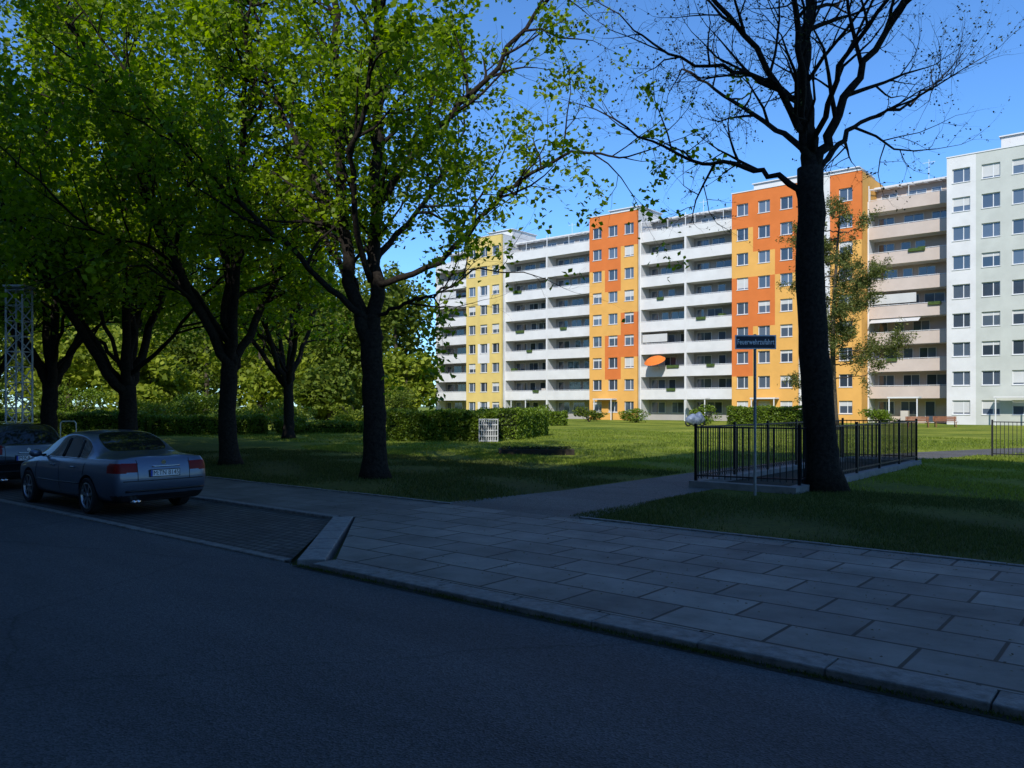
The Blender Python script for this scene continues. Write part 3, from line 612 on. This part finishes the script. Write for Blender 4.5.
# lattice mast at the far left
e=empty('lattice_mast',(-16.2,26.3,0)); g=Geo(); w=.27; hh=5.7
for a,b in((-w,-w),(w,-w),(w,w),(-w,w)): g.tube([(a,b,-.1),(a,b,hh)],.03,6)
k=0; z=.1
while z<hh-.5:
    z2=z+.5
    for (a,b) in(((-w,-w),(w,-w)),((w,-w),(w,w)),((w,w),(-w,w)),((-w,w),(-w,-w))):
        p,q=(a,b) if k%2 else (b,a); g.tube([(*p,z),(*q,z2)],.018,4); g.tube([(*a,z2),(*b,z2)],.015,4)
    z=z2;k+=1
g.box(-.34,.34,-.34,.34,hh,hh+.06); g.obj('steel_lattice',[mat('mast_galvanised',(.42,.43,.44),(.55,.56,.57),scale=6,rough=.5)],e)
for x,y in((-22.6,39),(-21.8,39.3)):
    e=empty('bicycle_stand',(x,y,0),.2); g=Geo(); g.tube([(-.35,0,-.1),(-.35,0,.95),(-.28,0,1.05),(.28,0,1.05),(.35,0,.95),(.35,0,-.1)],.03,8); g.obj('hoop',[M_white],e,smooth=True)
# ---------------------------------------------------------------- cars
M_tyre=mat('tyre',(.014,.014,.015),rough=.85); M_rim=mat('alloy',(.30,.31,.33),rough=.3,metal=.85); M_black=mat('black_trim',(.012,.012,.013),rough=.4)
M_cglass=mat('car_glass',(.008,.010,.012),rough=.03,spec=.6); M_red=mat('lamp_red',(.16,.003,.003),rough=.35,spec=.2); M_clear=mat('lamp_clear',(.5,.5,.5),rough=.1,spec=.8); M_chrome=mat('chrome',(.6,.6,.62),rough=.12,metal=1)
M_plate=mat('plate_white',(.7,.7,.7),rough=.4); M_blue=mat('plate_blue',(.02,.06,.35),rough=.4)
def st(x,zb,w,zs,a,b,c,zc,off=None,zm=.58): 
    return dict(x=x,off=off or [0]*9,p=[(0,zb),(w*.82,zb),(w*.965,zb+.1),(w,zm),(w*.975,zs),a,b,c,(0,zc)])
SED=[st(0,.27,.77,.86,(.70,.965),(.55,.995),(.33,1.01),1.015,[.14,.14,.06,0,.045,.10,.115,.11,.10]),
 st(.14,.23,.85,.87,(.75,.975),(.58,1.008),(.36,1.022),1.028,[0,0,0,-.02,0,.02,.02,.02,.02]),
 st(.6,.2,.88,.86,(.79,.965),(.66,1.01),(.44,1.035),1.045),
 st(.95,.2,.887,.85,(.80,.955),(.71,1.02),(.58,1.055),1.07),
 st(1.22,.2,.887,.85,(.80,.95),(.665,1.17),(.55,1.23),1.25),
 st(1.60,.2,.887,.845,(.80,.945),(.625,1.32),(.52,1.385),1.405),
 st(2.15,.2,.887,.84,(.80,.935),(.62,1.36),(.53,1.425),1.445),
 st(2.72,.2,.887,.83,(.80,.925),(.62,1.32),(.52,1.385),1.415),
 st(3.45,.2,.885,.82,(.79,.905),(.71,.96),(.60,1.0),1.02),
 st(4.0,.2,.87,.78,(.74,.85),(.6,.885),(.4,.91),.925),
 st(4.4,.22,.81,.70,(.66,.76),(.5,.785),(.34,.80),.81),
 st(4.58,.28,.66,.60,(.52,.66),(.42,.68),(.3,.69),.70)]
WAG=[st(0,.3,.77,.9,(.72,1.0),(.62,1.36),(.48,1.44),1.46,[.14,.14,.06,0,.045,.08,.30,.36,.36],zm=.62),
 st(.16,.26,.85,.9,(.78,1.0),(.65,1.37),(.52,1.45),1.475,[0,0,0,0,0,.02,.2,.26,.26],zm=.62),
 st(.7,.2,.88,.9,(.80,.985),(.66,1.40),(.54,1.475),1.495,zm=.6),
 st(1.3,.2,.887,.89,(.80,.975),(.65,1.42),(.55,1.49),1.51),
 st(1.95,.2,.887,.88,(.80,.96),(.64,1.43),(.55,1.495),1.515),
 st(2.6,.2,.887,.87,(.80,.95),(.63,1.39),(.53,1.46),1.485),
 st(3.4,.2,.885,.84,(.79,.925),(.70,.98),(.60,1.02),1.04),
 st(3.9,.2,.87,.8,(.74,.87),(.6,.905),(.4,.93),.945),
 st(4.2,.22,.80,.72,(.66,.78),(.5,.80),(.34,.82),.83),
 st(4.35,.28,.66,.62,(.52,.68),(.42,.70),(.3,.71),.72)]
def make_car(name,S,style,paint,loc,rz,wx,plate):
    e=empty(name,loc,rz); mats=[paint,M_cglass,M_black,M_red,M_clear]
    V=[];F=[];MI=[]
    for q in S:
        L=[(q['x']+q['off'][j],q['p'][j][0],q['p'][j][1]) for j in range(9)]
        R=[(x,-y,z) for (x,y,z) in L[1:8]][::-1]; V+=L+R
    n=len(S)
    if style=='sedan': side={4,5,6,7}; backw={3,4}; wind={7}; capw=set()
    else: side={1,2,3,4,5}; backw=set(); wind={5}; capw={5}
    for k in range(n-1):
        for j in range(16):
            j2=(j+1)%16; F.append((k*16+j,k*16+j2,(k+1)*16+j2,(k+1)*16+j)); jj=min(j,15-j)
            m=0
            if jj==5 and k in side: m=1
            if jj==7 and (k in backw or k in wind): m=1
            if jj in(0,): m=2
            MI.append(m)
    for k in(0,n-1):
        for j in range(8):
            a,b,c,d=j,j+1,(16-j-1)%16,(16-j)%16
            idx=[k*16+i for i in (a,b,c,d)]; u=[]
            for i in idx:
                if i not in u: u.append(i)
            if k==0: u=u[::-1]
            F.append(tuple(u)); MI.append(1 if (k==0 and j in capw) else 0)
    me=bpy.data.meshes.new('tmp'); me.from_pydata(V,[],F)
    for m in mats: me.materials.append(m)
    me.polygons.foreach_set('material_index',MI); me.update()
    bm=bmesh.new(); bm.from_mesh(me); bmesh.ops.recalc_face_normals(bm,faces=bm.faces)
    cr=bm.edges.layers.float.get('crease_edge') or bm.edges.layers.float.new('crease_edge')
    for ed in bm.edges:
        i,j=ed.verts[0].index,ed.verts[1].index; ji,jj=i%16,j%16
        if ji==jj and min(ji,16-ji)==5: ed[cr]=.55
        if ji==jj and min(ji,16-ji)==4: ed[cr]=.35
        if len({f.material_index for f in ed.link_faces})>1: ed[cr]=max(ed[cr],.6)
    bm.to_mesh(me); bm.free()
    ob=bpy.data.objects.new('body_tmp',me); link(ob); ss=ob.modifiers.new('s','SUBSURF'); ss.levels=4; ss.render_levels=4
    cg=Geo()
    for x in wx:
        for sgn in(1,-1):
            y0,y1=(.58,1.1) if sgn>0 else (-1.1,-.58)
            b=len(cg.v); seg=48
            for y in(y0,y1):
                for k in range(seg): a=2*math.pi*k/seg; cg.v.append((x+.365*math.cos(a),y,.315+.365*math.sin(a)))
            cg.f.append(tuple(b+k for k in range(seg))); cg.m.append(2); cg.f.append(tuple(b+seg+k for k in reversed(range(seg)))); cg.m.append(2)
            for k in range(seg): k2=(k+1)%seg; cg.f.append((b+k2,b+k,b+seg+k,b+seg+k2)); cg.m.append(2)
    cut=cg.obj('cut',mats); bmm=bmesh.new(); bmm.from_mesh(cut.data); bmesh.ops.recalc_face_normals(bmm,faces=bmm.faces); bmm.to_mesh(cut.data); bmm.free()
    bo=ob.modifiers.new('b','BOOLEAN'); bo.operation='DIFFERENCE'; bo.object=cut; bo.solver='EXACT'
    dg=bpy.context.evaluated_depsgraph_get(); nm=bpy.data.meshes.new_from_object(ob.evaluated_get(dg)); nm.name='body'
    bpy.data.objects.remove(ob); bpy.data.objects.remove(cut)
    for p in nm.polygons:
        c=p.center; p.use_smooth=True
        if p.material_index==0:
            if style=='sedan':
                if c.x<.34 and .745<c.z<.905 and abs(c.y)>.46: p.material_index=3
                elif c.x<.30 and .26<c.z<.36 : p.material_index=2
            else:
                if c.x<.30 and .80<c.z<1.0 and abs(c.y)>.5: p.material_index=3
                elif c.x<.3 and c.z<.42: p.material_index=2
            if c.x>4.2 and .6<c.z<.72 and .35<abs(c.y): p.material_index=4
            if c.z<.27: p.material_index=2
    body=bpy.data.objects.new('body',nm); link(body,e)
    bvh=BVHTree.FromPolygons([v.co for v in nm.vertices],[tuple(p.vertices) for p in nm.polygons])
    g=Geo()
    def side_line(pts,r=.006,sgn=1,m=0,out=0):
        P=[]
        for i in range(len(pts)-1):
            for k in range(8):
                t=k/8; x=pts[i][0]*(1-t)+pts[i+1][0]*t; z=pts[i][1]*(1-t)+pts[i+1][1]*t
                h=bvh.ray_cast(Vector((x,2*sgn,z)),Vector((0,-sgn,0)))
                if h[0]: P.append(h[0]+Vector((0,sgn*out,0)))
        if len(P)>1: g.tube(P,r,5,m)
    def rear_line(pts,r=.006,m=0,out=0):
        P=[]
        for i in range(len(pts)-1):
            for k in range(8):
                t=k/8; y=pts[i][0]*(1-t)+pts[i+1][0]*t; z=pts[i][1]*(1-t)+pts[i+1][1]*t
                h=bvh.ray_cast(Vector((-1,y,z)),Vector((1,0,0)))
                if h[0]: P.append(h[0]+Vector((-out,0,0)))
        if len(P)>1: g.tube(P,r,5,m)
    for sgn in(1,-1):
        xr,xm,xf=(1.35,2.25,3.3)
        side_line([(xf,.36),(xf+.03,.6),(xf-.02,.86)],sgn=sgn); side_line([(xm,.30),(xm,.92)],sgn=sgn); side_line([(xr+.12,.36),(xr-.1,.62),(xr-.18,.92)],sgn=sgn)
        side_line([(xr+.14,.30),(xf,.30)],sgn=sgn)
        side_line([(xr-.12,.945),(2.2,.94),(3.35,.915)],.009,sgn,1,.002)
        side_line([(.9,.52),(2.2,.5),(3.35,.5)],.012,sgn,0)
        side_line([(xm,.95),(xm-.02,1.33)],.03,sgn,0)
        side_line([(1.58,.95),(1.66,1.30)],.022,sgn,0)
        for xh in(1.55,2.45): side_line([(xh,.79),(xh+.2,.79)],.016,sgn,2,.012)
        b=bmesh.new(); bmesh.ops.create_icosphere(b,subdivisions=3,radius=1)
        for v in b.verts: v.co=Vector((3.0+v.co.x*.07,sgn*(.99+v.co.y*.11),.99+v.co.z*.075))
        mm=bpy.data.meshes.new('mirror'); b.to_mesh(mm); b.free(); mm.materials.append(paint); mm.polygons.foreach_set('use_smooth',[True]*len(mm.polygons)); link(bpy.data.objects.new('mirror',mm),e)
        g.box(3.0,3.05,min(sgn*.80,sgn*.92),max(sgn*.80,sgn*.92),.93,.97,0)
    zt=.985 if style=='sedan' else 1.0
    rear_line([(-.46,.60),(-.46,.9),(-.47,zt-.02)],.006); rear_line([(.46,.60),(.46,.9),(.47,zt-.02)],.006); rear_line([(-.80,.60),(0,.60),(.80,.60)],.008)
    rear_line([(-.28,.835),(.28,.835)],.014,1,.004); rear_line([(-.75,.43),(0,.43),(.75,.43)],.02,0,.0)
    g.obj('seams_and_trim',[M_black,M_chrome,paint],e,smooth=True)
    h=bvh.ray_cast(Vector((-1,0,.72)),Vector((1,0,0))); px=h[0].x-.012
    zp=.72
    g=Geo(); g.box(px-.008,px,-.27,.27,zp-.065,zp+.065,2); g.box(px-.011,px-.0085,-.255,.255,zp-.052,zp+.052,0); g.box(px-.013,px-.0112,.222,.255,zp-.052,zp+.052,1)
    g.obj('number_plate',[M_plate,M_blue,M_black],e)
    t_=text(plate,.115,e,(px-.0128,-.02,zp),(math.pi/2,0,-math.pi/2),M_black,'plate_lettering',.0005); t_.scale=(.86,1,1)
    g=Geo(); h=bvh.ray_cast(Vector((-1,0,.90)),Vector((1,0,0))); ex=h[0].x
    g.tube([(ex-.012,0,.90),(ex+.02,0,.90)],.04,20); g.obj('badge',[M_chrome],e)
    g=Geo(); g.tube([(.02,.45,.25),(.3,.45,.25)],.032,12); g.tube([(.02,.52,.25),(.3,.52,.25)],.032,12); g.obj('exhaust',[M_chrome],e,smooth=True)
    for i,x in enumerate(wx):
        for sgn in(1,-1):
            w=empty('wheel',(x,sgn*.80,.315)); w.parent=e; w.rotation_euler=(0,0,0 if sgn>0 else math.pi)
            g=Geo(); g.lathe([(.20,-.11),(.29,-.11),(.312,-.09),(.318,0),(.312,.07),(.29,.088),(.235,.08),(.222,.06)],(0,0,0),'y',40,0)
            g.lathe([(.222,.06),(.228,.078),(.215,.082),(.205,.05),(.20,-.1)],(0,0,0),'y',40,1)
            g.lathe([(.0,.01),(.20,.01)],(0,0,0),'y',40,0)
            g.lathe([(.0,.075),(.035,.072),(.05,.05),(.05,.02)],(0,0,0),'y',20,1)
            for k in range(7):
                a=2*math.pi*k/7+.2; ca,sa=math.cos(a),math.sin(a)
                p=[];
                for rr,hw,yy in((.035,.022,.062),(.213,.03,.068)):
                    p+=[(rr*ca-hw*sa,yy,rr*sa+hw*ca),(rr*ca+hw*sa,yy,rr*sa-hw*ca)]
                b=len(g.v); g.v+=p+[(x_,y_-.04,z_) for x_,y_,z_ in p]
                for q in((0,1,3,2),(4,6,7,5),(0,2,6,4),(1,5,7,3)): g.f.append(tuple(b+i_ for i_ in q)); g.m.append(1)
            g.obj('tyre_and_rim',[M_tyre,M_rim],w,smooth=False)
    return e
P_silver=mat('paint_silver_blue',(.10,.125,.175),rough=.32,metal=.6,coat=.6); P_blk=mat('paint_black',(.006,.006,.008),rough=.2,spec=.6,coat=1)
make_car('parked_car',SED,'sedan',P_silver,W(-13.5,6.86,BZ+.003),ANG+math.pi,(1.06,3.70),'M:TN 8145')
make_car('parked_car',WAG,'wagon',P_blk,W(-19.6,6.85,BZ+.003),ANG+math.pi,(.86,3.42),'M:KA 2307')
make_car('parked_car',WAG,'wagon',mat('paint_grey',(.12,.12,.13),rough=.3,metal=.7,coat=1),W(-25.6,6.85,BZ+.003),ANG+math.pi,(.86,3.42),'M:LE 618')

# ---------------------------------------------------------------- light, sky, camera
elev=math.radians(40); off=math.radians(25)
hx=-.638*math.cos(off)+.770*math.sin(off); hy=-.770*math.cos(off)-.638*math.sin(off)
d=Vector((hx*math.cos(elev),hy*math.cos(elev),math.sin(elev))).normalized()
sl=bpy.data.lights.new('sun','SUN'); sl.energy=5.0; sl.angle=math.radians(.5); sl.color=(1,.965,.91)
so=bpy.data.objects.new('sun',sl); so.rotation_euler=d.to_track_quat('Z','Y').to_euler(); link(so)
w=bpy.data.worlds.new('World'); scene.world=w; w.use_nodes=True; nt=w.node_tree
sky=nt.nodes.new('ShaderNodeTexSky'); sky.sky_type='NISHITA'; sky.sun_disc=False; sky.sun_elevation=elev; sky.sun_rotation=math.atan2(hx,hy)%(2*math.pi)
sky.air_density=1.0; sky.dust_density=.2; sky.ozone_density=1.5; sky.altitude=500
mxs=nt.nodes.new('ShaderNodeMix'); mxs.data_type='RGBA'; mxs.blend_type='MULTIPLY'; mxs.inputs[0].default_value=1; mxs.inputs[7].default_value=(.60,1.0,1.45,1)
nt.links.new(sky.outputs[0],mxs.inputs[6]); nt.links.new(mxs.outputs[2],nt.nodes['Background'].inputs[0]); nt.nodes['Background'].inputs[1].default_value=.145
cam=bpy.data.cameras.new('camera'); cam.lens=28.125; cam.sensor_width=36; cam.shift_y=.0205; cam.clip_end=3000; cam.clip_start=.05
co=bpy.data.objects.new('camera',cam); co.location=(0,0,1.85); co.rotation_euler=(math.pi/2,0,0); link(co); scene.camera=co
scene.view_settings.view_transform='Standard'; scene.view_settings.look='None'; scene.view_settings.exposure=0
